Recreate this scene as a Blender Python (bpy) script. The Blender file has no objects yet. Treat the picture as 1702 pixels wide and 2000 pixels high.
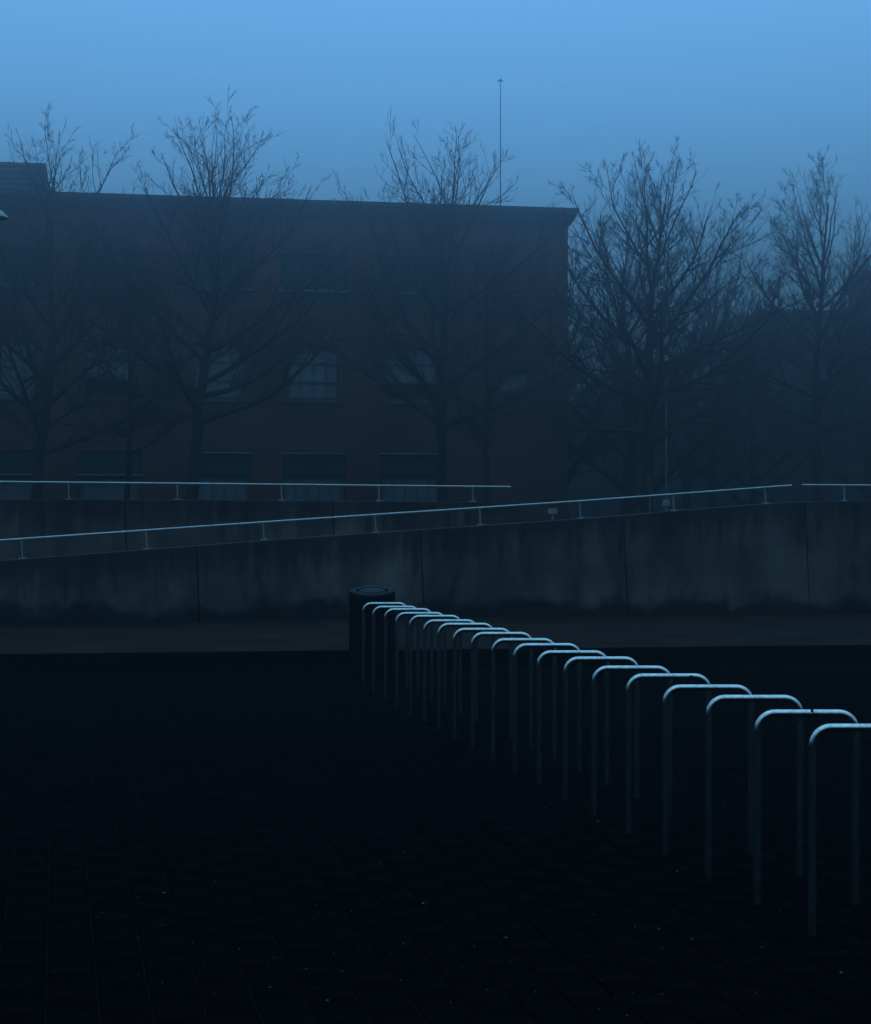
import bpy, bmesh, math, random
import numpy as np
from mathutils import Vector, Matrix

S = bpy.context.scene
C = S.collection
R = math.radians
random.seed(7)

# ------------------------------------------------------------------ camera
F = 3600.0          # focal length in photograph pixels (photograph is 1702 x 2000)
CX, HY, EYE = 851.0, 1015.0, 1.7
cam = bpy.data.cameras.new('camera')
cam.sensor_fit = 'HORIZONTAL'
cam.sensor_width = 36.0
cam.lens = 36.0 * F / 1702.0
cam.clip_start, cam.clip_end = 0.1, 2000.0
camo = bpy.data.objects.new('camera', cam)
C.objects.link(camo)
camo.location = (0, 0, EYE)
camo.rotation_euler = (math.pi / 2 + math.atan(15 / F), 0, 0)
S.camera = camo

# ------------------------------------------------------------------ twilight sky (sun already set behind the building)
world = bpy.data.worlds.new('World')
S.world = world
world.use_nodes = True
wn = world.node_tree
wbg = wn.nodes['Background']
sky = wn.nodes.new('ShaderNodeTexSky')
sky.sky_type = 'NISHITA'
sky.sun_disc = False
sky.sun_elevation = R(-4.0)
sky.sun_rotation = R(0.0)
sky.air_density = 1.0
sky.dust_density = 0.6
sky.ozone_density = 2.0
tint = wn.nodes.new('ShaderNodeMix')          # the photograph's cool white balance
tint.data_type = 'RGBA'
tint.blend_type = 'MULTIPLY'
tint.inputs[0].default_value = 1.0
tint.inputs[7].default_value = (0.15, 0.41, 0.55, 1)
wn.links.new(sky.outputs[0], tint.inputs[6])
cloud = wn.nodes.new('ShaderNodeMix')         # even blue overcast lit by the afterglow
cloud.data_type = 'RGBA'
cloud.blend_type = 'ADD'
cloud.inputs[0].default_value = 1.0
wtc = wn.nodes.new('ShaderNodeTexCoord')      # standard overcast luminance: (1 + 2 sin elevation) / 3
wsx = wn.nodes.new('ShaderNodeSeparateXYZ')
wn.links.new(wtc.outputs['Generated'], wsx.inputs[0])
wel = wn.nodes.new('ShaderNodeMath')
wel.operation = 'MULTIPLY_ADD'
wn.links.new(wsx.outputs[2], wel.inputs[0])
wel.inputs[1].default_value = 2 / 3
wel.inputs[2].default_value = 1 / 3
wel.use_clamp = False
lay = wn.nodes.new('ShaderNodeMix')
lay.data_type = 'RGBA'
lay.blend_type = 'MULTIPLY'
lay.inputs[0].default_value = 1.0
lay.inputs[6].default_value = (0.0275, 0.0690, 0.096, 1)
wn.links.new(wel.outputs[0], lay.inputs[7])
wn.links.new(lay.outputs[2], cloud.inputs[7])
wn.links.new(tint.outputs[2], cloud.inputs[6])
wn.links.new(cloud.outputs[2], wbg.inputs[0])
wbg.inputs[1].default_value = 0.15

S.view_settings.view_transform = 'Standard'
S.view_settings.look = 'None'
S.view_settings.exposure = 6.97
S.view_settings.gamma = 1.0
S.view_settings.use_curve_mapping = False
S.cycles.max_bounces = 4
S.cycles.diffuse_bounces = 2
S.cycles.glossy_bounces = 2
S.cycles.transmission_bounces = 2
S.cycles.volume_bounces = 0
S.cycles.use_denoising = True
S.cycles.denoising_input_passes = 'RGB_ALBEDO_NORMAL'
S.cycles.denoising_prefilter = 'ACCURATE'
S.cycles.use_adaptive_sampling = False

# ------------------------------------------------------------------ helpers
def P(x, y, Z):
    """point at depth Z whose place in the photograph was measured at pixel x, y"""
    return Vector(((x - CX) / F * Z, Z, EYE + (HY - y) / F * Z))

def tag(o, label=None, cat=None, group=None, kind=None):
    if label: o['label'] = label
    if cat: o['category'] = cat
    if group: o['group'] = group
    if kind: o['kind'] = kind
    return o

def empty(name, loc, label=None, cat=None, group=None, rz=0.0):
    o = bpy.data.objects.new(name, None)
    o.empty_display_size = 0.2
    C.objects.link(o)
    o.location = loc
    o.rotation_euler = (0, 0, rz)
    return tag(o, label, cat, group)

def link(name, me, mat, parent=None, smooth=False, kind=None):
    if mat is not None and not me.materials:
        me.materials.append(mat)
    if smooth:
        me.polygons.foreach_set('use_smooth', [True] * len(me.polygons))
    o = bpy.data.objects.new(name, me)
    C.objects.link(o)
    if parent is not None:
        o.parent = parent
    if kind: o['kind'] = kind
    return o

class MB:
    """collects polygons, then links them as one mesh object"""
    def __init__(s): s.v = []; s.f = []
    def poly(s, pts):
        n = len(s.v); s.v += [tuple(p) for p in pts]; s.f.append(list(range(n, n + len(pts))))
    def box(s, x0, x1, y0, y1, z0, z1, M=None):
        n = len(s.v)
        c = [Vector((x, y, z)) for z in (z0, z1) for y in (y0, y1) for x in (x0, x1)]
        if M is not None: c = [M @ p for p in c]
        s.v += [tuple(p) for p in c]
        for q in ((0,2,3,1),(4,5,7,6),(0,1,5,4),(2,6,7,3),(0,4,6,2),(1,3,7,5)):
            s.f.append([n + i for i in q])
    def tube(s, pts, r, sides=8, cap=True):
        pts = [Vector(p) for p in pts]
        rr = r if isinstance(r, (list, tuple)) else [r] * len(pts)
        n0 = len(s.v); up = None
        for i, p in enumerate(pts):
            a = pts[max(0, i - 1)]; b = pts[min(len(pts) - 1, i + 1)]
            t = (b - a).normalized()
            if up is None:
                up = Vector((0, 0, 1)) if abs(t.z) < 0.9 else Vector((1, 0, 0))
            u = (up - t * up.dot(t)).normalized(); up = u
            w = t.cross(u)
            for k in range(sides):
                an = 2 * math.pi * k / sides
                s.v.append(tuple(p + (u * math.cos(an) + w * math.sin(an)) * rr[i]))
        for i in range(len(pts) - 1):
            for k in range(sides):
                a = n0 + i * sides + k; b = n0 + i * sides + (k + 1) % sides
                s.f.append([a, b, b + sides, a + sides])
        if cap:
            s.f.append([n0 + k for k in range(sides)][::-1])
            s.f.append([n0 + (len(pts) - 1) * sides + k for k in range(sides)])
    def mesh(s, name):
        me = bpy.data.meshes.new(name)
        me.from_pydata(s.v, [], s.f); me.update()
        return me
    def build(s, name, mat, parent=None, smooth=False, kind=None):
        return link(name, s.mesh(name), mat, parent, smooth, kind)

def smooth_by_angle(o, deg=40):
    me = o.data
    me.polygons.foreach_set('use_smooth', [True] * len(me.polygons))
    bm = bmesh.new(); bm.from_mesh(me)
    for e in bm.edges:
        e.smooth = len(e.link_faces) == 2 and e.calc_face_angle(0) < R(deg)
    bm.to_mesh(me); bm.free()

def mat(name, col, rough=0.8, spec=0.3, metal=0.0):
    m = bpy.data.materials.new(name); m.use_nodes = True
    b = m.node_tree.nodes['Principled BSDF']
    b.inputs['Base Color'].default_value = (*col, 1)
    b.inputs['Roughness'].default_value = rough
    b.inputs['Specular IOR Level'].default_value = spec
    b.inputs['Metallic'].default_value = metal
    return m, m.node_tree, b

def noise(nt, vec, scale, detail=4, rough=0.55):
    n = nt.nodes.new('ShaderNodeTexNoise')
    n.inputs['Scale'].default_value = scale
    n.inputs['Detail'].default_value = detail
    n.inputs['Roughness'].default_value = rough
    if vec is not None: nt.links.new(vec, n.inputs['Vector'])
    return n.outputs['Fac']

def ramp(nt, fac, stops):
    r = nt.nodes.new('ShaderNodeValToRGB')
    e = r.color_ramp.elements
    while len(e) < len(stops): e.new(0.5)
    for q, (p, c) in zip(e, stops):
        q.position = p
        q.color = (c, c, c, 1) if isinstance(c, (int, float)) else (*c, 1)
    nt.links.new(fac, r.inputs[0])
    return r.outputs[0]

def mix(nt, a, b, fac=1.0, mode='MULTIPLY'):
    m = nt.nodes.new('ShaderNodeMix'); m.data_type = 'RGBA'; m.blend_type = mode
    for sock, v in ((0, fac), (6, a), (7, b)):
        if hasattr(v, 'is_output'): nt.links.new(v, m.inputs[sock])
        elif isinstance(v, tuple): m.inputs[sock].default_value = (*v, 1) if len(v) == 3 else v
        else: m.inputs[sock].default_value = v
    return m.outputs[2]

def mapping(nt, src, scale, loc=(0, 0, 0)):
    m = nt.nodes.new('ShaderNodeMapping')
    m.inputs['Scale'].default_value = scale
    m.inputs['Location'].default_value = loc
    nt.links.new(src, m.inputs[0])
    return m.outputs[0]

def coord(nt, which='Object'):
    return nt.nodes.new('ShaderNodeTexCoord').outputs[which]

def bump(nt, b, h, strength=0.4, dist=0.01):
    n = nt.nodes.new('ShaderNodeBump')
    n.inputs['Strength'].default_value = strength
    n.inputs['Distance'].default_value = dist
    nt.links.new(h, n.inputs['Height'])
    nt.links.new(n.outputs[0], b.inputs['Normal'])

# ------------------------------------------------------------------ materials
M = {}
def simple(key, col, rough=0.8, spec=0.3, metal=0.0, var=0.3, scale=4.0, bmp=0.0):
    m, nt, b = mat(key, col, rough, spec, metal)
    v = noise(nt, coord(nt), scale, 5)
    nt.links.new(mix(nt, col, ramp(nt, v, [(0.25, 1 - var), (0.75, 1 + var)])), b.inputs['Base Color'])
    if bmp: bump(nt, b, noise(nt, coord(nt), scale * 6, 4), bmp, 0.01)
    M[key] = m
    return m

def concrete():
    m, nt, b = mat('stained_concrete', (0.22, 0.22, 0.22), 0.85, 0.25)
    uv = coord(nt, 'UV')                      # u metres along the wall, v metres below the top
    uvb = nt.nodes.new('ShaderNodeUVMap'); uvb.uv_map = 'base'
    base = mix(nt, (0.100, 0.083, 0.076), ramp(nt, noise(nt, mapping(nt, uv, (0.55, 0.9, 1)), 1.0, 5, 0.6), [(0.3, 0.5), (0.7, 1.5)]))
    # long vertical water streaks
    wv = nt.nodes.new('ShaderNodeTexNoise'); wv.inputs['Scale'].default_value = 1.3; wv.inputs['Detail'].default_value = 3
    nt.links.new(uv, wv.inputs['Vector'])
    uvw_ = mix(nt, uv, wv.outputs['Color'], 0.28, 'LINEAR_LIGHT')
    st = noise(nt, mapping(nt, uvw_, (1.9, 0.42, 1)), 1.0, 8, 0.7)
    base = mix(nt, base, ramp(nt, st, [(0.34, 0.3), (0.5, 0.85), (0.66, 1.3)]), 0.95)
    # run-off hanging from the coping
    sep = nt.nodes.new('ShaderNodeSeparateXYZ'); nt.links.new(uv, sep.inputs[0])
    n2 = noise(nt, mapping(nt, uv, (5.5, 0.10, 1), (7, 3, 0)), 1.0, 5, 0.7)
    ma = nt.nodes.new('ShaderNodeMath'); ma.operation = 'MULTIPLY_ADD'
    nt.links.new(n2, ma.inputs[0]); ma.inputs[1].default_value = -2.1
    ma2 = nt.nodes.new('ShaderNodeMath'); ma2.operation = 'ADD'
    nt.links.new(sep.outputs[1], ma.inputs[2])
    nt.links.new(ma.outputs[0], ma2.inputs[0]); ma2.inputs[1].default_value = 0.92
    base = mix(nt, base, ramp(nt, ma2.outputs[0], [(0.0, 0.2), (0.45, 1.0)]), 0.85)
    # damp and moss along the foot
    sb = nt.nodes.new('ShaderNodeSeparateXYZ'); nt.links.new(uvb.outputs[0], sb.inputs[0])
    n3 = noise(nt, mapping(nt, uvb.outputs[0], (1.3, 1.6, 1)), 1.0, 6, 0.6)
    mb = nt.nodes.new('ShaderNodeMath'); mb.operation = 'MULTIPLY_ADD'
    nt.links.new(n3, mb.inputs[0]); mb.inputs[1].default_value = -0.9
    nt.links.new(sb.outputs[1], mb.inputs[2])
    mb2 = nt.nodes.new('ShaderNodeMath'); mb2.operation = 'ADD'
    nt.links.new(mb.outputs[0], mb2.inputs[0]); mb2.inputs[1].default_value = 0.33
    base = mix(nt, base, ramp(nt, mb2.outputs[0], [(0.0, (0.10, 0.12, 0.10)), (0.18, 1.0)]), 0.95)
    nt.links.new(base, b.inputs['Base Color'])
    bump(nt, b, noise(nt, mapping(nt, uv, (1, 1, 1)), 60, 5), 0.35, 0.01)
    M['concrete'] = m
concrete()

def brick():
    m, nt, b = mat('dark_red_brick', (0.1, 0.04, 0.035), 0.9, 0.15)
    uv = coord(nt, 'UV')
    t = nt.nodes.new('ShaderNodeTexBrick')
    t.inputs['Scale'].default_value = 1.0
    t.inputs['Brick Width'].default_value = 0.22
    t.inputs['Row Height'].default_value = 0.065
    t.inputs['Mortar Size'].default_value = 0.008
    t.inputs['Color1'].default_value = (0.19, 0.058, 0.048, 1)
    t.inputs['Color2'].default_value = (0.13, 0.038, 0.033, 1)
    t.inputs['Mortar'].default_value = (0.13, 0.12, 0.11, 1)
    nt.links.new(uv, t.inputs[0])
    c = mix(nt, t.outputs[0], ramp(nt, noise(nt, mapping(nt, uv, (0.35, 0.2, 1)), 1.0, 6), [(0.3, 0.7), (0.7, 1.3)]))
    nt.links.new(c, b.inputs['Base Color'])
    M['brick'] = m
brick()

def bark():
    m, nt, b = mat('plane_bark', (0.05, 0.045, 0.04), 0.95, 0.1)
    v = noise(nt, mapping(nt, coord(nt), (3, 3, 1.2)), 1.5, 5)
    nt.links.new(mix(nt, (0.035, 0.032, 0.028), ramp(nt, v, [(0.42, 0.7), (0.62, 1.0), (0.7, 2.0)])), b.inputs['Base Color'])
    bump(nt, b, noise(nt, mapping(nt, coord(nt), (8, 8, 2)), 2, 4), 0.6, 0.03)
    M['bark'] = m
bark()

def galvanised(key, colr, rough):
    m, nt, b = mat(key, colr, rough, 0.5, 0.9)
    v = noise(nt, coord(nt), 45, 5, 0.6)
    nt.links.new(mix(nt, colr, ramp(nt, v, [(0.32, 0.72), (0.62, 1.2)])), b.inputs['Base Color'])
    nt.links.new(ramp(nt, noise(nt, coord(nt), 18, 4), [(0.3, rough - 0.03), (0.7, rough + 0.05)]), b.inputs['Roughness'])
    M[key] = m
galvanised('galvanised', (0.50, 0.51, 0.52), 0.13)
M['galvanised'].node_tree.nodes['Principled BSDF'].inputs['Metallic'].default_value = 0.97
galvanised('rail_steel', (0.42, 0.43, 0.44), 0.34)
M['rail_steel'].node_tree.nodes['Principled BSDF'].inputs['Metallic'].default_value = 0.55
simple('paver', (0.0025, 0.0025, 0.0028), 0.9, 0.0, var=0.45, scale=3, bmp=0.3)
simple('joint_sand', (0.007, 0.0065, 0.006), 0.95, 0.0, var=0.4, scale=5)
simple('asphalt', (0.020, 0.0125, 0.0105), 0.95, 0.02, var=0.45, scale=0.9, bmp=0.4)
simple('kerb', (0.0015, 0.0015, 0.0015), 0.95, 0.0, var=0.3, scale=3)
simple('bin_metal', (0.002, 0.0022, 0.003), 0.6, 0.03, var=0.2)
simple('bin_rim', (0.006, 0.007, 0.009), 0.6, 0.1, var=0.2)
simple('bin_lid', (0.03, 0.03, 0.03), 0.8, 0.2, var=0.2)
simple('teal_panel', (0.012, 0.07, 0.065), 0.7, 0.2, var=0.15)
simple('white_frame', (0.13, 0.135, 0.14), 0.6, 0.3, var=0.1)
simple('blind', (0.31, 0.36, 0.40), 0.9, 0.1, var=0.2, scale=1.0)
simple('dark_room', (0.02, 0.02, 0.02), 0.9, 0.1)
simple('roof_metal', (0.06, 0.065, 0.07), 0.6, 0.3, var=0.2, scale=1)
simple('pale_block', (0.14, 0.15, 0.16), 0.9, 0.1, var=0.2, scale=0.5)
simple('sign_white', (0.3, 0.3, 0.3), 0.6, 0.3, var=0.1)
simple('sign_red', (0.12, 0.04, 0.04), 0.6, 0.3, var=0.1)
simple('pole_grey', (0.22, 0.23, 0.24), 0.5, 0.4, var=0.1)
simple('lamp_paint', (0.22, 0.24, 0.26), 0.35, 0.5, var=0.1)
simple('grit', (0.07, 0.068, 0.06), 0.9, 0.1, var=0.6, scale=9)
gl, gnt, gb = mat('window_glass', (0.02, 0.03, 0.035), 0.12, 0.6)
gb.inputs['Alpha'].default_value = 0.1
M['glass'] = gl

# ------------------------------------------------------------------ ground
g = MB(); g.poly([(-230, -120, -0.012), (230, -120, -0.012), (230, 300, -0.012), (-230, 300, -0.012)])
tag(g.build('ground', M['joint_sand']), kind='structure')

# the row of stands and the paving joints share one direction
RD = Vector((-0.2058, 1.0, 0)).normalized()
RN = Vector((RD.y, -RD.x, 0))
def kerb_y(X):                                 # front face of the step
    return 20.4 + (X + 4.82) * (21.9 - 20.4) / (4.82 + 5.18)

paving = empty('paving', (0, 0, 0)); tag(paving, kind='structure')
PW, PL, GAP = 0.181, 0.362, 0.009
def paver_mesh(v):
    rnd = random.Random(v); mb = MB()
    a, b, c = PW / 2 - GAP / 2, PL / 2 - GAP / 2, 0.006
    dz = [rnd.uniform(-0.0012, 0.0012) for _ in range(4)]
    lo = [(-a, -b, -0.03), (a, -b, -0.03), (a, b, -0.03), (-a, b, -0.03)]
    md = [(x, y, -c + d) for (x, y, _), d in zip(lo, dz)]
    hi = [(x * (1 - c / a), y * (1 - c / b), d) for (x, y, _), d in zip(lo, dz)]
    for i in range(4):
        j = (i + 1) % 4
        mb.poly([lo[i], lo[j], md[j], md[i]]); mb.poly([md[i], md[j], hi[j], hi[i]])
    mb.poly(hi)
    return mb
pv = [paver_mesh(i) for i in range(5)]
pvm = [p.mesh('paver') for p in pv]
for me in pvm: me.materials.append(M['paver'])
cells = []
for i in range(-62, 75):
    for j in range(4, 70):
        c = RN * ((i + 0.31) * PW) + RD * ((j + 0.5 * (i % 2)) * PL)
        if c.y < 2.0 or abs(c.x) > 3.2 + 0.36 * c.y or c.y > kerb_y(c.x) - 0.12: continue
        inside = abs(c.x) < 0.236 * c.y - 0.05 and c.y > 6.25
        cells.append((0 if inside else 1, c.y, c.x, i, j))
cells.sort()
ang = math.atan2(RD.y, RD.x) - math.pi / 2
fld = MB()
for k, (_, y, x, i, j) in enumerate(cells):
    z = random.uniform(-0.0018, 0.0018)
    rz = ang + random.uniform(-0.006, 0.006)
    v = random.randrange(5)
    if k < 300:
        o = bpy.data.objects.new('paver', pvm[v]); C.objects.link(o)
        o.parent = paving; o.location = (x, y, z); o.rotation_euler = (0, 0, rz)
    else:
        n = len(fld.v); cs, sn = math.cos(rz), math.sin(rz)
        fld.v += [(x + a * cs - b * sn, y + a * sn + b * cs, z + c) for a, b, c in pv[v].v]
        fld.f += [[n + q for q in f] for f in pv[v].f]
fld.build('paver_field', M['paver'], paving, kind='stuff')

# grit and leaf crumbs lying on the pavers
gt = MB()
rg = random.Random(11)
for _ in range(900):
    y = 5.5 + 15 * rg.random() ** 1.3; x = rg.uniform(-0.3, 0.3) * y
    if y > kerb_y(x) - 0.2: continue
    r = rg.uniform(0.0015, 0.0045) * (2.2 if rg.random() < 0.06 else 1)
    a = rg.uniform(0, 6.28); h = 0.003 + r * rg.uniform(0.3, 0.9)
    base = [(x + r * math.cos(a + q) * rg.uniform(.5, 1.5), y + r * math.sin(a + q), 0.001) for q in (0, 2.1, 4.2)]
    top = (x, y, h)
    for q in range(3): gt.poly([base[q], base[(q + 1) % 3], top])
tag(gt.build('grit', M['grit']), 'pale grit and leaf crumbs scattered over the dark pavers', 'grit', kind='stuff')

# ------------------------------------------------------------------ ramp geometry (two parallel receding lines)
def PF(x, y=HY, off=0.0): return P(x, y, (26.1 + off) / (1 - 0.00009 * x))
def PB(x, y=HY): return P(x, y, 28.5 / (1 - 0.00009 * x))
def lerp_tab(t, x):
    if x <= t[0][0]: (x0, y0), (x1, y1) = t[0], t[1]
    elif x >= t[-1][0]: (x0, y0), (x1, y1) = t[-2], t[-1]
    else:
        for (x0, y0), (x1, y1) in zip(t, t[1:]):
            if x0 <= x <= x1: break
    return y0 + (y1 - y0) * (x - x0) / (x1 - x0)
T_top = [(-600, 1141), (0, 1095), (550, 1053), (1150, 1012), (1400, 991), (1530, 981.5), (1572, 979.5), (1702, 978), (2600, 976)]
T_base = [(-600, 1237), (0, 1222), (390, 1216), (820, 1206), (1100, 1201), (1702, 1199), (2600, 1197)]
T_rail = [(-600, 1097), (0, 1056), (550, 1018), (1150, 978), (1553, 948)]
T_rail2 = [(1573, 947), (1702, 948), (2600, 950)]
T_btop = [(-600, 971), (0, 974.5), (400, 976.5), (1017, 981)]
T_brail = [(-600, 936), (0, 941), (400, 944.7), (1002, 951)]
WDIR = (PF(1000) - PF(0)); WDIR.z = 0; WDIR.normalize()
WIN = Vector((-WDIR.y, WDIR.x, 0))             # away from the viewer

# upper pavement between the step and the ramp
pav = MB()
def kb(x, y): return P(x, y, 1)
kx = [-12, -4.82, 5.18, 14]
front = [Vector((X, kerb_y(X) + 0.12, 0.204)) for X in kx]
zs = [0.2 + 0.012 * (f.x + 4.8) * 0 for f in front]
wl = [PF(x, lerp_tab(T_base, x)) for x in (-600, 0, 820, 1702, 2600)]
back = [PF(x, lerp_tab(T_base, x)) + WIN * 0.3 for x in (-600, 0, 820, 1702, 2600)]
fr = []
for b_ in back:
    X = b_.x * 0.80
    fr.append(Vector((X, kerb_y(X) + 0.11, 0.2)))
fr[0].x = -14; fr[0].y = kerb_y(-14) + .11; fr[-1].x = 16; fr[-1].y = kerb_y(16) + .11
for i in range(4):
    a0, a1, b0, b1 = fr[i], fr[i + 1], back[i], back[i + 1]
    n = 6
    for k in range(n):
        t0, t1 = k / n, (k + 1) / n
        pav.poly([a0.lerp(b0, t0), a1.lerp(b1, t0), a1.lerp(b1, t1), a0.lerp(b0, t1)])
tag(pav.build('upper_pavement', M['asphalt']), kind='structure')
kr = empty('kerb', (0, 20.4, 0)); tag(kr, kind='structure')
X = -14.0
while X < 16:
    L = 0.98
    p0 = Vector((X, kerb_y(X), 0)); p1 = Vector((X + L, kerb_y(X + L), 0))
    d = (p1 - p0).normalized(); nn = Vector((-d.y, d.x, 0))
    mb = MB()
    a, b_ = p0 + d * 0.004, p1 - d * 0.004
    prof = [(0.0, -0.02), (0.0, 0.185), (0.018, 0.203), (0.125, 0.205), (0.125, -0.02)]
    A = [a + nn * u + Vector((0, -20.4, w)) for u, w in prof]; B = [b_ + nn * u + Vector((0, -20.4, w)) for u, w in prof]
    for q in range(4): mb.poly([A[q], B[q], B[q + 1], A[q + 1]])
    mb.poly(A[::-1]); mb.poly(B)
    mb.build('kerb_stone', M['kerb'], kr)
    X += L + 0.0

# ------------------------------------------------------------------ concrete ramp walls, panel by panel
def wall_panel(fn, Ttop, Tbase, x0, x1, tilt, thick, parent, zmin=None, s0=0.0):
    n = max(2, int(abs(x1 - x0) / 40))
    G = 0.022
    top, bot = [], []
    for k in range(n + 1):
        x = x0 + (x1 - x0) * k / n
        t = fn(x, lerp_tab(Ttop, x))
        bx = fn(x, lerp_tab(Tbase, x)) if Tbase else Vector((t.x, t.y, zmin))
        sh = math.tan(tilt) * (t.z - bx.z)
        bot.append(Vector((bx.x, bx.y, bx.z - 0.05)) + WDIR * sh)
        top.append(t)
    for arr in (top, bot):
        arr[0] = arr[0] + WDIR * G / 2; arr[-1] = arr[-1] - WDIR * G / 2
    bm = bmesh.new(); uvl = bm.loops.layers.uv.new('UVMap'); uvb = bm.loops.layers.uv.new('base')
    org = parent.location
    rows = 4; ch = 0.012
    def quad(ps, uvs):
        vs = [bm.verts.new(p - org) for p in ps]
        f = bm.faces.new(vs)
        for l, (u, v, w) in zip(f.loops, uvs):
            l[uvl].uv = (u, v); l[uvb].uv = (u, w)
    def S_(p): return p.dot(WDIR) + 40
    grid = []
    for k in range(n + 1):
        col = [bot[k].lerp(top[k] + Vector((0, 0, -ch)), r / rows) for r in range(rows + 1)]
        grid.append(col)
    def uvw(p, k): return (S_(p), max(0, top[k].z - p.z), p.z - bot[k].z - 0.05)
    for k in range(n):
        for r in range(rows):
            a, b, c, d = grid[k][r], grid[k + 1][r], grid[k + 1][r + 1], grid[k][r + 1]
            quad([a, b, c, d], [uvw(a, k), uvw(b, k + 1), uvw(c, k + 1), uvw(d, k)])
        a, b = grid[k][rows], grid[k + 1][rows]
        c, d = top[k + 1] + WIN * ch, top[k] + WIN * ch
        quad([a, b, c, d], [uvw(a, k), uvw(b, k + 1), uvw(c, k + 1), uvw(d, k)])
        e, f_ = top[k + 1] + WIN * thick, top[k] + WIN * thick
        quad([d, c, e, f_], [(S_(d), 0, 2), (S_(c), 0, 2), (S_(e), 0.1, 2), (S_(f_), 0.1, 2)])
        h, i = bot[k + 1] + WIN * thick, bot[k] + WIN * thick
        quad([f_, e, h, i], [uvw(f_, k), uvw(e, k + 1), uvw(h, k + 1), uvw(i, k)])
    for k, flip in ((0, 1), (n, 0)):
        ps = [bot[k], top[k] + Vector((0, 0, -ch)), top[k] + WIN * ch, top[k] + WIN * thick, bot[k] + WIN * thick]
        if not flip: ps = ps[::-1]
        quad(ps, [(S_(p) + (p - bot[k]).dot(WIN), max(0, top[k].z - p.z), p.z - bot[k].z) for p in ps])
    bmesh.ops.remove_doubles(bm, verts=bm.verts, dist=1e-5)
    bmesh.ops.recalc_face_normals(bm, faces=bm.faces)
    me = bpy.data.meshes.new('concrete_panel'); bm.to_mesh(me); bm.free()
    return link('concrete_panel', me, M['concrete'], parent)

fw = empty('ramp_wall', PF(700, 1210), 'long stained concrete retaining wall whose top climbs to the right behind the bike stands', 'wall')
fw.location.z = 0.2
for x0, x1 in ((-560, -60 + 1), (-60, 383), (383, 821), (821, 1218), (1218, 1573), (1573, 1960), (1960, 2450)):
    wall_panel(PF, T_top, T_base, x0, x1, R(3.0), 0.25, fw)
bw = empty('ramp_wall', PB(500, 1100), 'level stained concrete parapet wall behind the lower ramp rail, ending mid picture', 'wall')
bw.location.z = 0.2
for x0, x1 in ((-560, -160), (-160, 243), (243, 650), (650, 1017)):
    wall_panel(PB, T_btop, None, x0, x1, R(2.2), 0.25, bw, zmin=0.0)

# ramp deck between the two walls
dk = MB()
xs = [-560, 0, 400, 800, 1200, 1572, 2000, 2450]
for xa, xb in zip(xs, xs[1:]):
    def edge(x):
        t = PF(x, lerp_tab(T_top, x)) + WIN * 0.26; t.z -= 0.10
        return t, t + WIN * 2.25
    a, d = edge(xa); b, c = edge(xb)
    dk.poly([a, b, c, d])
    dk.poly([d, c, Vector((c.x, c.y, 0)), Vector((d.x, d.y, 0))])
tag(dk.build('ramp_deck', M['asphalt']), kind='structure')

# ------------------------------------------------------------------ handrails
def handrail(fn, tab, ttop, x0, x1, posts, label, tilt, off):
    root = empty('handrail', fn(posts[0], lerp_tab(ttop, posts[0])), label, 'handrail', 'steel handrails on the ramp walls')
    org = root.location.copy()
    inn = WIN * 0.10
    n = 14
    pts = []
    for k in range(n + 1):
        x = x0 + (x1 - x0) * k / n
        pts.append(fn(x, lerp_tab(tab, x)) + inn - org)
    mb = MB(); mb.tube(pts, 0.0175, 12)
    mb.build('rail', M['rail_steel'], root, smooth=False); smooth_by_angle(root.children[-1] if root.children else C.objects[-1], 50)
    x = x0
    # sleeve joints in the tube
    L = (fn(x1) - fn(x0)).length; m = int(L / 3.0)
    for k in range(1, m + 1):
        xx = x0 + (x1 - x0) * (k - 0.35) / m
        p = fn(xx, lerp_tab(tab, xx)) + inn - org; q = fn(xx + 5, lerp_tab(tab, xx + 5)) + inn - org
        d = (q - p).normalized()
        s = MB(); s.tube([p - d * 0.035, p + d * 0.035], 0.0192, 12); o = s.build('rail_sleeve', M['rail_steel'], root)
        smooth_by_angle(o, 50)
    for px in posts:
        p = fn(px, lerp_tab(tab, px)) + inn - org
        tz = fn(px, lerp_tab(ttop, px)) + inn - org
        h = p.z - tz.z
        ft = tz + WDIR * math.tan(tilt) * h
        slope = (fn(px + 10, lerp_tab(ttop, px + 10)) - fn(px - 10, lerp_tab(ttop, px - 10))).normalized()
        X, Z = slope, (p - ft).normalized(); Y = Z.cross(X).normalized(); X = Y.cross(Z)
        Mx = Matrix((X, Y, Z)).transposed().to_4x4(); Mx.translation = ft
        s = MB(); LL = (p - ft).length
        s.box(-0.0075, 0.0075, -0.02, 0.02, 0.0, LL - 0.012, Mx)
        po = s.build('post', M['rail_steel'], root)
        X, Z = slope, Vector((0, 0, 1)); Y = Z.cross(X).normalized(); Z = X.cross(Y)
        Mb = Matrix((X, Y, Z)).transposed().to_4x4(); Mb.translation = ft
        s = MB(); s.box(-0.055, 0.055, -0.045, 0.045, 0.0, 0.008, Mb)
        for u in (-0.04, 0.04):
            s.box(u - 0.007, u + 0.007, -0.036, -0.022, 0.008, 0.026, Mb)
            s.box(u - 0.007, u + 0.007, 0.022, 0.036, 0.008, 0.026, Mb)
        s.build('base_plate', M['rail_steel'], root)
    return root
handrail(PF, T_rail, T_top, -400, 1553, [-470 + 60, -200, 43, 287, 517, 736, 941, 1137, 1320, 1500],
         'steel tube handrail climbing to the right along the sloping front ramp wall', R(4.5), 0)
handrail(PF, T_rail2, T_top, 1573, 2300, [1655, 1817, 1975, 2130], 'short level steel handrail on the right end of the front ramp wall', R(3), 0)
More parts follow.
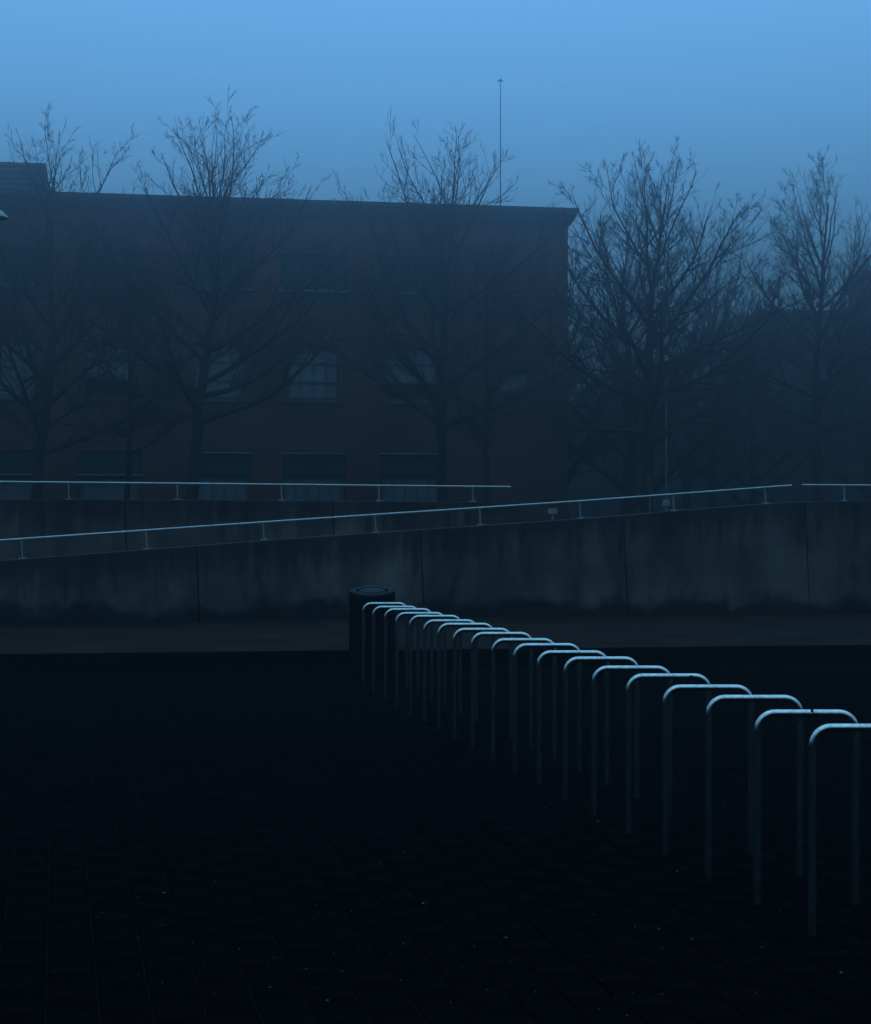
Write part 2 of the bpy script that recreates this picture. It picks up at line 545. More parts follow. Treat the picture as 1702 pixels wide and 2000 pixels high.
handrail(PB, T_brail, T_btop, -450, 1002, [-330, -90, 135, 348, 552, 743, 927],
         'level steel handrail on the rear parapet wall in front of the brick building', R(3), 0)

# ------------------------------------------------------------------ bike stands
ordn = ['first', 'second', 'third', 'fourth', 'fifth', 'sixth', 'seventh', 'eighth', 'ninth', 'tenth', 'eleventh', 'twelfth',
        'thirteenth', 'fourteenth', 'fifteenth', 'sixteenth', 'seventeenth', 'eighteenth', 'nineteenth']
def stand_mesh(seed):
    rnd = random.Random(seed)
    W, H, rc, r = 0.435, 0.846, 0.076, 0.0167
    H += rnd.uniform(-0.004, 0.004)
    lean = rnd.uniform(-0.004, 0.004)
    pts = [(0, 0, -0.02), (0, 0, 0.3), (0, 0, H - rc - 0.01)]
    for k in range(9):
        a = math.pi - k * math.pi / 16
        pts.append((rc + rc * math.cos(a), 0, H - rc + rc * math.sin(a)))
    pts.append((W / 2, 0, H))
    for k in range(9):
        a = math.pi / 2 - k * math.pi / 16
        pts.append((W - rc + rc * math.cos(a), 0, H - rc + rc * math.sin(a)))
    pts += [(W, 0, H - rc - 0.01), (W, 0, 0.3), (W, 0, -0.02)]
    pts = [Vector((x + lean * z, y, z)) for x, y, z in pts]
    # swept tube in the x-z plane
    mb = MB(); sides = 20; n0 = 0
    for i, p in enumerate(pts):
        t = (pts[min(i + 1, len(pts) - 1)] - pts[max(i - 1, 0)]).normalized()
        u = Vector((0, 1, 0)); w = t.cross(u)
        for k in range(sides):
            an = 2 * math.pi * k / sides
            mb.v.append(tuple(p + (u * math.cos(an) + w * math.sin(an)) * r))
    for i in range(len(pts) - 1):
        for k in range(sides):
            a = i * sides + k; b = i * sides + (k + 1) % sides
            mb.f.append([a, a + sides, b + sides, b])
    return mb
variants = []
for v in range(4):
    me = stand_mesh(v).mesh('bike_stand'); me.materials.append(M['galvanised'])
    me.polygons.foreach_set('use_smooth', [True] * len(me.polygons)); variants.append(me)
for i in range(19):
    Z = 7.55 + 0.6145 * i
    X = 1.546 - 0.2058 * (Z - 7.55) + random.uniform(-0.008, 0.008)
    if i == 0: lab = 'galvanised bike stand nearest the camera, cut off by the right edge of the photo'
    elif i == 1: lab = 'galvanised bike stand with a dark nick across its top bar, second nearest the camera'
    elif i == 4: lab = 'galvanised bike stand with a small dark scratch on its top bar, fifth nearest'
    elif i == 18: lab = 'farthest galvanised bike stand, standing right in front of the black litter bin'
    elif i < 11: lab = 'galvanised steel bike stand, %s from the near end of the row' % ordn[i]
    else: lab = 'galvanised steel bike stand, %s counting from the litter bin' % ordn[18 - i]
    rt = bpy.data.objects.new('bike_stand', variants[i % 4]); C.objects.link(rt)
    rt.location = (X, Z, 0); rt.rotation_euler = (0, 0, R(random.uniform(-1.2, 1.2)))
    tag(rt, lab, 'bike stand', 'row of bike stands leading to the litter bin')
    if i in (1, 4):
        s = MB()
        H = 0.846
        if i == 1:
            s.tube([(0.242, 0, H), (0.246, 0, H)], 0.0175, 16)
            s.box(0.236, 0.243, -0.0178, -0.010, H + 0.004, H + 0.0165)
        else:
            s.box(0.33, 0.35, -0.0178, -0.013, H + 0.002, H + 0.010)
        s.build('dark_nick', M['kerb'], rt)

# ------------------------------------------------------------------ litter bin
bx, by = (727 - CX) / F * 19.45, 19.45
lb = empty('litter_bin', (bx, by, 0), 'black oval litter bin with a slanted top at the far end of the bike stands', 'litter bin')
A_, B_ = 0.243, 0.20
zc, sl = 0.955, 0.046 / B_
def ring(a, b, zf, n=48, off=0.0):
    out = []
    for k in range(n):
        q = 2 * math.pi * k / n; x = a * math.cos(q); y = b * math.copysign(abs(math.sin(q)) ** 1.55, math.sin(q))
        out.append(Vector((x, y, zf(x, y))))
    return out
def loft(rings, closed_top=False):
    mb = MB(); n = len(rings[0])
    for r in rings: mb.v += [tuple(p) for p in r]
    for i in range(len(rings) - 1):
        for k in range(n):
            a = i * n + k; b = i * n + (k + 1) % n
            mb.f.append([a, b, b + n, a + n])
    if closed_top: mb.f.append([(len(rings) - 1) * n + k for k in range(n)])
    return mb
top = lambda x, y: zc + sl * y
o = loft([ring(A_ - 0.012, B_ - 0.012, lambda x, y: 0.0), ring(A_ - 0.012, B_ - 0.012, lambda x, y: 0.03),
          ring(A_, B_, lambda x, y: 0.035), ring(A_, B_, lambda x, y: top(x, y) - 0.03)]).build('body', M['bin_metal'], lb)
smooth_by_angle(o)
o = loft([ring(A_ + 0.001, B_ + 0.001, lambda x, y: top(x, y) - 0.03), ring(A_ + 0.001, B_ + 0.001, lambda x, y: top(x, y) - 0.004),
          ring(A_ - 0.004, B_ - 0.004, top), ring(0.178, 0.128, top), ring(0.174, 0.124, lambda x, y: top(x, y) - 0.01),
          ring(0.174, 0.124, lambda x, y: top(x, y) - 0.12)]).build('rim', M['bin_rim'], lb)
smooth_by_angle(o)
o = loft([ring(0.143, 0.095, lambda x, y: top(x, y) - 0.05), ring(0.143, 0.095, lambda x, y: top(x, y) - 0.002),
          ring(0.135, 0.088, lambda x, y: top(x, y) + 0.004)], True).build('inner_lid', M['bin_lid'], lb)
smooth_by_angle(o)
s = MB(); s.box(-0.003, 0.003, -0.2025, -0.199, 0.06, 0.86); s.build('door_seam', M['bin_rim'], lb)

# ------------------------------------------------------------------ brick building
def Zb(x): return 70.0 / (1 - 0.0000489 * x)
b0 = P(0, HY, Zb(0)); b1 = P(1110, HY, Zb(1110))
BD = (b1 - b0).normalized()                    # along the facade
BI = Vector((-BD.y, BD.x, 0))                  # into the building
bo = Vector((b1.x, b1.y, 0))                   # right-hand corner at the ground
brot = math.atan2(BD.y, BD.x)
bld = empty('brick_building', bo, 'long three storey dark red brick building with teal panels in the fog', 'building', rz=brot)
def fs(x, y):
    """facade coordinates (s measured left of the corner as negative, z) for a measured pixel"""
    Z = Zb(x); p = P(x, y, Z)
    return (Vector((p.x, p.y, 0)) - bo).dot(BD), p.z
S0, S1 = fs(-620, HY)[0], 0.0
roof_z = fs(1110, 408)[1]
wall_z = fs(1110, 440)[1]
openings = []
bays = [(-372, 1), (-176, 1), (20, 1), (215, 1), (428, 1), (613, 1), (805, 1)]
zrow = {'top': (fs(613, 596)[1], fs(613, 497)[1]), 'mid': (fs(613, 782)[1], fs(613, 672)[1]), 'low': (0.05, fs(613, 883)[1])}
for bxp, _ in bays:
    for row, hw in (('top', 66), ('mid', 50), ('low', 62)):
        sa, sb = fs(bxp - hw, HY)[0], fs(bxp + hw, HY)[0]
        openings.append((sa, sb, zrow[row][0], zrow[row][1], row))
sa, sb = fs(975, HY)[0], fs(1035, HY)[0]
openings.append((sa, sb, fs(1005, 765)[1], fs(1005, 722)[1], 'small'))
# wall sheet with openings and reveals
xs = sorted({S0, S1} | {o[0] for o in openings} | {o[1] for o in openings})
zs = sorted({-0.05, wall_z} | {o[2] for o in openings} | {o[3] for o in openings})
bm = bmesh.new(); uvl = bm.loops.layers.uv.new('UVMap')
def bq(ps, axes=(0, 2)):
    f = bm.faces.new([bm.verts.new(p) for p in ps])
    for l in f.loops: l[uvl].uv = (l.vert.co[axes[0]], l.vert.co[axes[1]])
for xa, xb in zip(xs, xs[1:]):
    for za, zb in zip(zs, zs[1:]):
        cx, cz = (xa + xb) / 2, (za + zb) / 2
        if any(o[0] < cx < o[1] and o[2] < cz < o[3] for o in openings): continue
        bq([(xa, 0, za), (xb, 0, za), (xb, 0, zb), (xa, 0, zb)])
dp = 0.32
for sa, sb, za, zb, row in openings:
    bq([(sa, 0, za), (sa, 0, zb), (sa, dp, zb), (sa, dp, za)], (1, 2)); bq([(sb, 0, za), (sb, dp, za), (sb, dp, zb), (sb, 0, zb)], (1, 2))
    bq([(sa, 0, zb), (sb, 0, zb), (sb, dp, zb), (sa, dp, zb)], (0, 1)); bq([(sa, 0, za), (sa, dp, za), (sb, dp, za), (sb, 0, za)], (0, 1))
DEP = 16.0
bq([(S1, 0, -0.05), (S1, DEP, -0.05), (S1, DEP, wall_z), (S1, 0, wall_z)], (1, 2))
bq([(S0, 0, -0.05), (S0, 0, wall_z), (S0, DEP, wall_z), (S0, DEP, -0.05)], (1, 2))
bq([(S0, DEP, -0.05), (S0, DEP, wall_z), (S1, DEP, wall_z), (S1, DEP, -0.05)])
bq([(S0, 0.6, -0.05), (S1, 0.6, -0.05), (S1, 0.6, wall_z), (S0, 0.6, wall_z)])
bmesh.ops.remove_doubles(bm, verts=bm.verts, dist=1e-4)
me = bpy.data.meshes.new('wall'); bm.to_mesh(me); bm.free()
link('wall', me, M['brick'], bld)
# overhanging cornice and flat roof
mb = MB(); ov = 0.36
prof = [(0.02, wall_z - 0.02), (-0.10, wall_z + 0.02), (-ov, roof_z - 0.16), (-ov, roof_z), (0.5, roof_z)]
for (u0, z0), (u1, z1) in zip(prof, prof[1:]):
    mb.poly([(S0 + u0, u0, z0), (S1 - u0, u0, z0), (S1 - u1, u1, z1), (S0 + u1, u1, z1)])
    mb.poly([(S1 - u0, u0, z0), (S1 - u0, DEP, z0), (S1 - u1, DEP, z1), (S1 - u1, u1, z1)])
mb.poly([(S0 + 0.5, 0.5, roof_z), (S1 - 0.5, 0.5, roof_z), (S1 - 0.5, DEP, roof_z), (S0 + 0.5, DEP, roof_z)])
mb.build('roof', M['roof_metal'], bld)
# rooftop plant room with louvres, far left
ra, rz0 = fs(-420, HY)[0], roof_z
rb = fs(86, HY)[0]
rz1 = EYE + (HY - 322) / F * (Zb(80) + 3)
mb = MB(); mb.box(ra, rb, 2.6, 8, rz0, rz1)
pr = mb.build('plant_room', M['pale_block'], bld)
nz = 7
for k in range(nz):
    z = rz0 + (rz1 - rz0) * (k + 0.5) / nz
    mb = MB(); mb.box(ra + 0.05, rb - 0.05, 2.5, 2.597, z - 0.02, z + 0.03); mb.build('louvre', M['white_frame'], pr)

def boxp(name, m, par, x0, x1, y0, y1, z0, z1):
    mb = MB(); mb.box(x0, x1, y0, y1, z0, z1); return mb.build(name, M[m], par)
def bars(par, sa, sb, za, zb, nx, nz, y=0.16, w=0.05, m='white_frame'):
    """window frame and glazing bars, each pane a piece of glass"""
    f = MB()
    f.box(sa, sa + w, y, y + 0.06, za, zb); f.box(sb - w, sb, y, y + 0.06, za, zb)
    f.box(sa + w, sb - w, y, y + 0.06, za, za + w); f.box(sa + w, sb - w, y, y + 0.06, zb - w, zb)
    fo = f.build('window', M[m], par)
    for i in range(1, nx):
        x = sa + (sb - sa) * i / nx; boxp('glazing_bar', m, fo, x - w * .3, x + w * .3, y + .005, y + .05, za + w, zb - w)
    for k in range(1, nz):
        z = za + (zb - za) * k / nz
        mb = MB(); mb.box(sa + w, sb - w, y + .012, y + .045, z - w * .3, z + w * .3); mb.build('glazing_bar', M[m], fo)
    for i in range(nx):
        for k in range(nz):
            x0, x1 = sa + (sb - sa) * i / nx + .03, sa + (sb - sa) * (i + 1) / nx - .03
            z0, z1 = za + (zb - za) * k / nz + .03, za + (zb - za) * (k + 1) / nz - .03
            mb = MB(); mb.poly([(x0, y + .03, z0), (x1, y + .03, z0), (x1, y + .03, z1), (x0, y + .03, z1)])
            mb.build('pane', M['glass'], fo)
    return fo
for n, (sa, sb, za, zb, row) in enumerate(openings):
    rnd = random.Random(n)
    if row == 'top':
        zl = za + (zb - za) * 0.28
        boxp('teal_panel', 'teal_panel', bld, sa + .02, sb - .02, 0.10, 0.16, zl + 0.05, zb - .02)
        boxp('teal_panel', 'teal_panel', bld, sa + .02, sb - .02, 0.06, 0.16, za + .02, zl - 0.03)
        boxp('rail_bar', 'blind', bld, sa - .05, sb + .05, -0.04, 0.04, zl - 0.02, zl + 0.03)
    elif row == 'mid':
        boxp('blind', 'blind', bld, sa + .04, sb - .04, 0.23, 0.25, za + (zb - za) * rnd.choice((0.0, 0.05, 0.35)), zb)
        bars(bld, sa, sb, za, zb, 4, 3, w=0.07)
        boxp('sill', 'pale_block', bld, sa - .12, sb + .12, -0.06, 0.10, za - 0.10, za - 0.003)
        boxp('lintel', 'pale_block', bld, sa - .12, sb + .12, -0.03, 0.05, zb + 0.24, zb + 0.30)
    elif row == 'low':
        zm = zb - 0.95
        boxp('teal_panel', 'teal_panel', bld, sa + .02, sb - .02, 0.05, 0.15, zm + .06, zb - .10)
        boxp('rail_bar', 'blind', bld, sa - .03, sb + .03, -0.05, 0.05, (zb - .07) if n > 12 else zm, (zb - .02) if n > 12 else zm + .05)
        boxp('blind', 'blind', bld, sa + .04, sb - .04, 0.23, 0.25, za, zm)
        bars(bld, sa + .1, sb - .1, za, zm, 5, 2, w=0.06)
    else:
        boxp('blind', 'blind', bld, sa + .04, sb - .04, 0.23, 0.25, za, zb)
        bars(bld, sa, sb, za, zb, 3, 1, w=0.06)
s_, z_ = fs(278, 929)
boxp('wall_plaque', 'sign_white', bld, s_ - .09, s_ + .09, -0.03, -0.001, z_ - .035, z_ + .035)['label'] = 'small pale plaque beside a ground floor window'

# ------------------------------------------------------------------ far blocks on the right
def block(name, x0, x1, ytop, Z, dep, label, m, floors=3, cols=5):
    a = P(x0, HY, Z); w = (x1 - x0) / F * Z; h = EYE + (HY - ytop) / F * Z
    rt = empty(name, (a.x, Z, 0), label, 'building')
    mb = MB(); mb.box(0, w, 0, dep, -0.05, h - .3); mb.build('wall', M[m], rt)
    mb = MB(); mb.box(-.2, w + .2, -.2, dep + .2, h - .3, h); mb.build('roof', M['roof_metal'], rt)
    for i in range(cols):
        for k in range(floors):
            cx = w * (i + .5) / cols; cz = 1.6 + (h - 2) * k / floors
            fm = MB(); ww, hh = w / cols * .28, (h - 2) / floors * .25
            fm.box(cx - ww, cx + ww, -.05, -.002, cz - hh + .5, cz + hh + .5)
            f = fm.build('window', M['white_frame'], rt)
            q = MB(); q.poly([(cx - ww + .08, -.055, cz - hh + .58), (cx + ww - .08, -.055, cz - hh + .58), (cx + ww - .08, -.055, cz + hh + .42), (cx - ww + .08, -.055, cz + hh + .42)])
            q.build('pane', M['glass'], f)
    return rt
block('brick_house', 1492, 1683, 606, 104, 5, 'low flat roofed building faint in the fog behind the rightmost trees', 'brick', 3, 6)
block('tower_block', 1686, 2050, 528, 112, 4, 'taller building faint in the fog at the right edge of the photo', 'brick', 5, 6)

block('glow_cover_block', 1075, 1560, 812, 140, 14, 'long low pale block added to hide the warm sky glow between the tree trunks', 'pale_block', 2, 12)  # added block, covers the warm horizon glow low in the gap

# ------------------------------------------------------------------ mast, poles, signs, lamp
Zm = 84.0
mp = P(978, 147, Zm)
ms = empty('mast', (mp.x, Zm, 0), 'tall thin mast with a small crosspiece rising above the brick building roof', 'mast')
mb = MB(); mb.tube([(0, 0, 0), (0, 0, 12), (0, 0, mp.z - 0.25)], [0.05, 0.036, 0.02], 10); mb.build('pole', M['pole_grey'], ms)
mb = MB(); mb.box(-0.12, 0.12, -0.03, 0.03, mp.z - 0.25, mp.z - 0.20); mb.box(-0.03, 0.03, -0.12, 0.12, mp.z - .198, mp.z - .16); mb.build('crosspiece', M['pole_grey'], ms)

lp = P(1302, 720, 62)
lo = empty('lamp_post', (lp.x, 62, 0), 'slim pale lamp post just right of the fourth plane tree trunk', 'lamp post')
mb = MB(); mb.tube([(0, 0, 0), (0, 0, 1.0), (0, 0, 1.02), (0, 0, lp.z)], [0.07, 0.07, 0.04, 0.03], 10); mb.build('pole', M['pole_grey'], lo)
mb = MB(); mb.tube([(0, 0, lp.z), (0, 0, lp.z + .08), (0, 0, lp.z + .25), (0, 0, lp.z + .32)], [0.05, 0.14, 0.10, 0.02], 12); mb.build('lamp_head', M['lamp_paint'], lo)

def sign(x, y, Z, w, h, label, m, lean=0):
    p = P(x, y, Z); W, H = w / F * Z, h / F * Z
    rt = empty('sign', (p.x, Z, 0), label, 'sign')
    mb = MB(); mb.tube([(0, 0.02, 0), (0, 0.02, p.z + H / 2 - .01)], 0.02, 8); mb.build('post', M['pole_grey'], rt)
    mb = MB(); mb.box(-W / 2, W / 2, -0.006, 0.0, p.z - H / 2, p.z + H / 2); mb.build('plate', M[m], rt)
sign(1080, 998, 40, 19, 11, 'small blank pale plate seen between handrail and wall by the building corner', 'sign_white')
sign(1301, 982, 44, 14, 12, 'small square pale plate seen under the handrail below the lamp post', 'sign_white')
sign(1270, 945, 56, 9, 34, 'narrow dull red upright plate at the foot of the fourth plane tree', 'sign_red')

# street lamp whose head just enters the frame at the left edge
Zl = 24.0
ex = (15 - CX) / F * Zl; zt = EYE + (HY - 400) / F * Zl
sl_ = empty('street_lamp', (ex - 0.27, Zl, 0.19), 'street lamp whose domed grey head just enters the left edge of the photo', 'street lamp')
mb = MB(); mb.tube([(0, 0, 0), (0, 0, 1.1), (0, 0, 1.12), (0, 0, zt - .19 - .30)], [0.07, 0.07, 0.05, 0.04], 14)
o = mb.build('pole', M['pole_grey'], sl_); smooth_by_angle(o)
mb = MB(); z0 = zt - 0.19 - 0.165
pr_ = [(0.27, z0), (0.262, z0 + .02), (0.20, z0 + .085), (0.10, z0 + .145), (0.01, z0 + .165)]
n = 32
for r_, z_ in [(0.245, z0)] + pr_:
    mb.v += [(r_ * math.cos(2 * math.pi * k / n), r_ * math.sin(2 * math.pi * k / n), z_) for k in range(n)]
for i in range(len(pr_)):
    for k in range(n):
        a = i * n + k; b = i * n + (k + 1) % n; mb.f.append([a, b, b + n, a + n])
mb.f.append([k for k in range(n)][::-1])
o = mb.build('lamp_shade', M['lamp_paint'], sl_); smooth_by_angle(o, 35)
mb = MB(); mb.tube([(0, 0, z0 - .14), (0, 0, z0 - .02), (0, 0, z0)], [0.06, 0.15, 0.17], 20); mb.build('diffuser', M['bin_rim'], sl_)

# ------------------------------------------------------------------ bare trees
def unit(a): return a / np.maximum(np.linalg.norm(a, axis=-1, keepdims=True), 1e-9)
def grow(rng, P0, D0, L, r0, k, up, jit, taper=0.8):
    n = len(P0)
    pts = np.zeros((n, k + 1, 3)); pts[:, 0] = P0
    d = unit(D0); st = (L / k)[:, None]
    ups = np.zeros((n, 3)); ups[:, 2] = 1
    for i in range(k):
        d = unit(d + ups * (up[:, None] if hasattr(up, '__len__') else up) / k + rng.normal(0, jit, (n, 3)))
        pts[:, i + 1] = pts[:, i] + d * st
    t = np.linspace(0, 1, k + 1)[None, :]
    rad = r0[:, None] * (1 - taper * t)
    return pts, rad
def at(pts, rad, idx, t):
    k = pts.shape[1] - 1
    f = np.clip(t * k, 0, k - 1e-6); i = f.astype(int); fr = (f - i)[:, None]
    p = pts[idx, i] * (1 - fr) + pts[idx, i + 1] * fr
    d = unit(pts[idx, i + 1] - pts[idx, i])
    r = rad[idx, i] * (1 - fr[:, 0]) + rad[idx, i + 1] * fr[:, 0]
    return p, d, r
def children(rng, pts, rad, L, m, t0, t1, ang, frac, rfrac, rmax, k, up, jit, taper=0.8, flat=0.0, minl=0.15):
    n = len(pts); idx = np.repeat(np.arange(n), m); N = n * m
    base = np.tile(np.linspace(t0, t1, m), n) + rng.uniform(-.5, .5, N) * (t1 - t0) / m
    ref_ = np.quantile(L, 0.88)
    keep = rng.uniform(0, 1, N) < np.clip(L[idx] / ref_, 0.22, 1)
    t = np.clip(base, 0.02, 1)[keep]; idx = idx[keep]; N = len(idx)
    p, d, r = at(pts, rad, idx, t)
    side = rng.normal(0, 1, (N, 3)); side[:, 2] *= (1 - flat)
    side = unit(side - d * (side * d).sum(1, keepdims=True))
    a = rng.normal(ang, 0.16, N)[:, None]
    D = d * np.cos(a) + side * np.sin(a)
    l = np.maximum(L[idx] * frac * (1.05 - 0.65 * t) * rng.uniform(0.55, 1.25, N), minl)
    rr = np.minimum(r * rfrac, rmax)
    q, s = grow(rng, p, D, l, rr, k, up, jit, taper)
    return q, s, l
def tubes(sets, sides):
    V, Fc, off = [], [], 0
    for pts, rad in sets:
        n, k1, _ = pts.shape
        d = np.empty_like(pts); d[:, :-1] = pts[:, 1:] - pts[:, :-1]; d[:, -1] = d[:, -2]; d = unit(d)
        ref = np.tile(np.array([0.31, 0.87, 0.38]), (n, k1, 1))
        u = unit(ref - d * (ref * d).sum(-1, keepdims=True)); w = np.cross(d, u)
        an = np.arange(sides) * 2 * math.pi / sides
        ring = pts[:, :, None, :] + rad[:, :, None, None] * (u[:, :, None, :] * np.cos(an)[None, None, :, None] + w[:, :, None, :] * np.sin(an)[None, None, :, None])
        V.append(ring.reshape(-1, 3))
        b = (np.arange(n)[:, None, None] * k1 + np.arange(k1 - 1)[None, :, None]) * sides
        s = np.arange(sides)[None, None, :]; s2 = (s + 1) % sides
        q = np.stack([b + s, b + s2, b + s2 + sides, b + s + sides], -1).reshape(-1, 4) + off
        Fc.append(q); off += n * k1 * sides
    return np.concatenate(V), np.concatenate(Fc)
def np_mesh(name, V, Q, m):
    me = bpy.data.meshes.new(name)
    me.vertices.add(len(V)); me.vertices.foreach_set('co', V.astype(np.float32).ravel())
    me.loops.add(Q.size); me.loops.foreach_set('vertex_index', Q.astype(np.int32).ravel())
    me.polygons.add(len(Q)); me.polygons.foreach_set('loop_start', np.arange(0, Q.size, 4, dtype=np.int32))
    me.polygons.foreach_set('use_smooth', np.ones(len(Q), dtype=bool))
    me.update(calc_edges=True); me.validate()
    me.materials.append(m)
    return me

def bare_tree(seed, H, W, rt, cb, leader, nl=20, dense=1.0, low_ang=72, far=False, tw=0.0052):
    """meshes of one leafless tree: H height, W crown half width, rt trunk radius, cb lowest limb height,
    leader list of (height fraction, sideways metres) that bends the trunk"""
    rng = np.random.default_rng(seed)
    # trunk and central leader
    hs = np.linspace(0, 1, 22)
    lx = np.interp(hs, [a for a, _ in leader], [b for _, b in leader])
    wob = rng.normal(0, 0.045, (22, 2)).cumsum(0) * 0.6; wob[:4] *= 0.3
    wob = wob - np.linspace(0, 1, 22)[:, None] * wob[-1] * 0.6
    tp = np.stack([lx + wob[:, 0], wob[:, 1] * 1.4, hs * H * 0.93], 1)[None]
    tr = rt * (1 - hs) ** 0.85 * 0.93 + 0.022
    fl = np.exp(-hs * H / 0.35) * 0.45 * rt
    tr = (tr + fl)[None]
    # limbs
    u = np.sort(rng.uniform(0, 1, nl)) ** 1.15
    u = np.linspace(0, 1, nl) ** 1.1 * 0.97 + rng.uniform(0, 0.025, nl)
    t = (cb + (H * 0.9 - cb) * u) / (H * 0.93)
    p, d, r = at(tp, tr, np.zeros(nl, int), np.clip(t, 0, .99))
    az = np.arange(nl) * 2.399 + rng.uniform(-.45, .45, nl)
    al = np.radians(low_ang - (low_ang - 22) * u ** 0.85 + rng.normal(0, 7, nl))
    D = np.stack([np.cos(az) * np.sin(al), np.sin(az) * np.sin(al), np.cos(al)], 1)
    L1 = W * (1.12 * (1 - u) ** 0.36 + 0.34) * rng.uniform(0.82, 1.15, nl)
    L1 = np.minimum(L1, (H - p[:, 2]) * 1.25 + .5)
    r1 = np.minimum(r * 0.68, 0.014 + 0.021 * L1 * (rt / .21)) 
    lp_, lr_ = grow(rng, p - d * 0.0, D, L1, r1, 12, 0.50 + 0.36 * u, 0.06, 0.84)
    k2 = int(13 * dense)
    q2, s2, l2 = children(rng, lp_, lr_, L1, k2, 0.14, 0.97, 0.68, 0.52, 0.58, 0.034, 8, 0.50, 0.045, 0.75, 0.1, 0.5)
    q3, s3, l3 = children(rng, q2, s2, l2, int(8 * dense), 0.14, 0.97, 0.66, 0.46, 0.55, 0.013, 5, 0.42, 0.045, 0.5, 0.0, 0.3)
    q4, s4, l4 = children(rng, q3, s3, l3, int(6 * dense), 0.15, 1.0, 0.60, 0.50, 0.7, 0.007, 2, 0.40, 0.04, 0.3, 0.0, 0.2)
    q5, s5, l5 = children(rng, q4, s4, l4, 1, 0.3, 0.9, 0.6, 0.55, 0.9, 0.006, 1, 0.25, 0.04, 0.2, 0.0, 0.15)
    for s_ in (s2, s3, s4, s5): np.maximum(s_, tw, out=s_)
    s5 *= .82
    zt = np.sort(q5[:, -1, 2])[-12]; kz = 0.965 * H / zt
    for a_ in (tp, lp_, q2, q3, q4, q5): a_[..., 2] *= kz
    out = {}
    V, Q = tubes([(tp, tr)], 12); out['trunk'] = (V, Q)
    out['limbs'] = [tubes([(lp_[i:i + 1], np.maximum(lr_[i:i + 1], .009))], 7) for i in range(nl)]
    V2, Q2 = tubes([(q2, s2)], 5); V3, Q3 = tubes([(q3, s3), (q4, s4), (q5, s5)], 3)
    vs, qs = [V2, V3], [Q2, Q3 + len(V2)]
    # hanging seed balls near twig ends
    nb = 40
    ii = rng.integers(0, len(q4), nb); e = q4[ii, -1]
    o8 = np.array([[1,0,0],[0,1,0],[-1,0,0],[0,-1,0]], float) * .028
    base = len(V2) + len(V3)
    bv = np.concatenate([e + [0, 0, -.03], e + [0, 0, -.09]]) ; V4 = [] ; Q4 = []
    for n_, c in enumerate(e):
        b_ = base + n_ * 6
        V4 += [c + [0, 0, 0.0]] + [c + o + [0, 0, -.04] for o in o8] + [c + [0, 0, -.08]]
        for a in range(4):
            a2 = (a + 1) % 4
            Q4 += [[b_, b_ + 1 + a, b_ + 1 + a2, b_ + 1 + a2]] if False else []
        Q4 += [[b_, b_ + 1, b_ + 5, b_ + 2], [b_, b_ + 3, b_ + 5, b_ + 4], [b_, b_ + 2, b_ + 5, b_ + 3], [b_, b_ + 4, b_ + 5, b_ + 1]]
    vs.append(np.array(V4)); qs.append(np.array(Q4))
    out['twigs'] = (np.concatenate(vs), np.concatenate(qs))
    return out

def place_tree(d, x, Z, label, name='plane_tree', far=False, rz=0.0, group='bare trees along the building'):
    p = P(x, HY, Z)
    rt = empty(name, (p.x, Z, -0.02), label, 'tree', group, rz)
    if 'me' not in d:
        d['me'] = [('trunk', np_mesh('trunk', *d['trunk'], M['bark']), None)]
        for v, q in d['limbs']:
            d['me'].append(('limb', np_mesh('limb', v, q, M['bark']), None))
        d['me'].append(('twigs', np_mesh('twigs', *d['twigs'], M['bark']), 'stuff'))
    for nm, me, kind in d['me']:
        o = bpy.data.objects.new(nm, me); C.objects.link(o); o.parent = rt
        if kind: o['kind'] = kind
    return rt
def hgt(y, Z): return EYE + (HY - y) / F * Z

T1 = bare_tree(21, hgt(205, 61), 4.4, 0.21, 4.2, [(0, 0), (.3, .3), (.6, .65), (1, .55)], nl=23)
T2 = bare_tree(14, hgt(182, 58), 4.7, 0.235, 5.3, [(0, 0), (.28, .12), (.42, .25), (.55, .50), (.7, .72), (1, .75)], nl=24, low_ang=77)
T3 = bare_tree(33, hgt(212, 65), 4.7, 0.23, 5.4, [(0, 0), (.4, -.1), (.7, .1), (1, .35)], nl=25, low_ang=75)
T4 = bare_tree(8, hgt(262, 57), 4.0, 0.225, 4.6, [(0, 0), (.4, .05), (.6, .1), (.75, .22), (1, .6)], nl=23, low_ang=86)
T5 = bare_tree(55, hgt(268, 68), 3.7, 0.2, 5.4, [(0, 0), (.5, .0), (1, .3)], nl=23, low_ang=70)
T6 = bare_tree(60, hgt(430, 63), 2.0, 0.11, 4.0, [(0, 0), (.5, .1), (1, .0)], nl=13, dense=0.8)
place_tree(T1, 63, 61, 'leaning bare plane tree at the left edge, left of the tallest tree')
place_tree(T2, 370, 58, 'tallest bare plane tree, its trunk left of the middle of the brick facade')
place_tree(T3, 866, 65, 'bare plane tree with a round crown standing left of the thin mast')
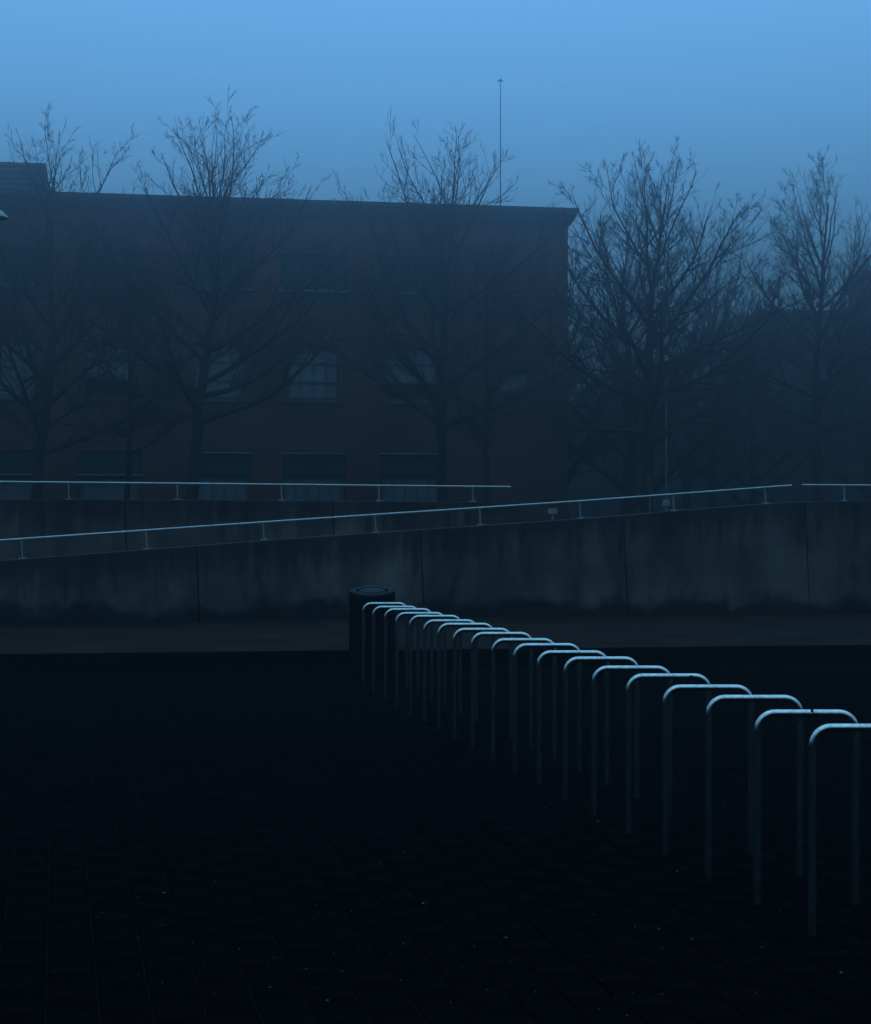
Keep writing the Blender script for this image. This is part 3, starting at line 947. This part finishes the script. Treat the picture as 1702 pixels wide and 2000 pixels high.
place_tree(T4, 1268, 57, 'bare plane tree with wide low limbs just right of the brick building corner')
place_tree(T5, 1597, 68, 'rightmost bare plane tree in the row, slimmer and fainter')
place_tree(T6, 245, 63, 'slim small bare tree between the leaning tree and the tallest tree')
place_tree(T6, 958, 64, 'slim small bare tree just right of the round crowned plane tree', rz=2.0)
B1 = bare_tree(70, 14.6, 4.8, 0.26, 2.4, [(0, 0), (.2, .5), (.5, .7), (1, .2)], nl=18, low_ang=58, tw=0.009)
B2 = bare_tree(71, 17.0, 5.6, 0.24, 3.4, [(0, 0), (.5, -.3), (1, .2)], nl=20, low_ang=62, tw=0.009)
FG = 'bare trees standing farther back in the fog'
place_tree(B1, 1198, 74, 'leaning forked bare tree in fog right of the building corner', 'bare_tree', group=FG)
place_tree(B1, 1118, 80, 'thin leaning bare tree in fog touching the building corner', 'bare_tree', rz=2.5, group=FG)
place_tree(B2, 1395, 88, 'broad faint bare tree in fog just right of the lamp post', 'bare_tree', group=FG)
place_tree(B2, 1340, 108, 'very faint bare tree in the gap behind the fourth plane tree', 'bare_tree', rz=1.7, group=FG)
place_tree(B1, 1490, 92, 'faint bare tree in fog left of the slim rightmost plane tree', 'bare_tree', rz=4.0, group=FG)
place_tree(B2, 1690, 96, 'faint bare tree in fog at the right edge of the photo', 'bare_tree', rz=3.1, group=FG)
place_tree(B1, 1230, 118, 'faintest bare tree far behind the leaning forked tree', 'bare_tree', rz=5.2, group=FG)

# ------------------------------------------------------------------ fog
hm = bpy.data.materials.new('fog'); hm.use_nodes = True
hn = hm.node_tree; hn.nodes.clear()
ho = hn.nodes.new('ShaderNodeOutputMaterial'); hv = hn.nodes.new('ShaderNodeVolumePrincipled')
hv.inputs['Color'].default_value = (0.38, 0.39, 0.45, 1)
hv.inputs['Density'].default_value = 0.0188
hv.inputs['Anisotropy'].default_value = 0.92
hn.links.new(hv.outputs[0], ho.inputs['Volume'])
mb = MB(); mb.box(-240, 240, -130, 310, -1.1, 22.5)
hz = mb.build('haze', hm)
tag(hz, kind='stuff')
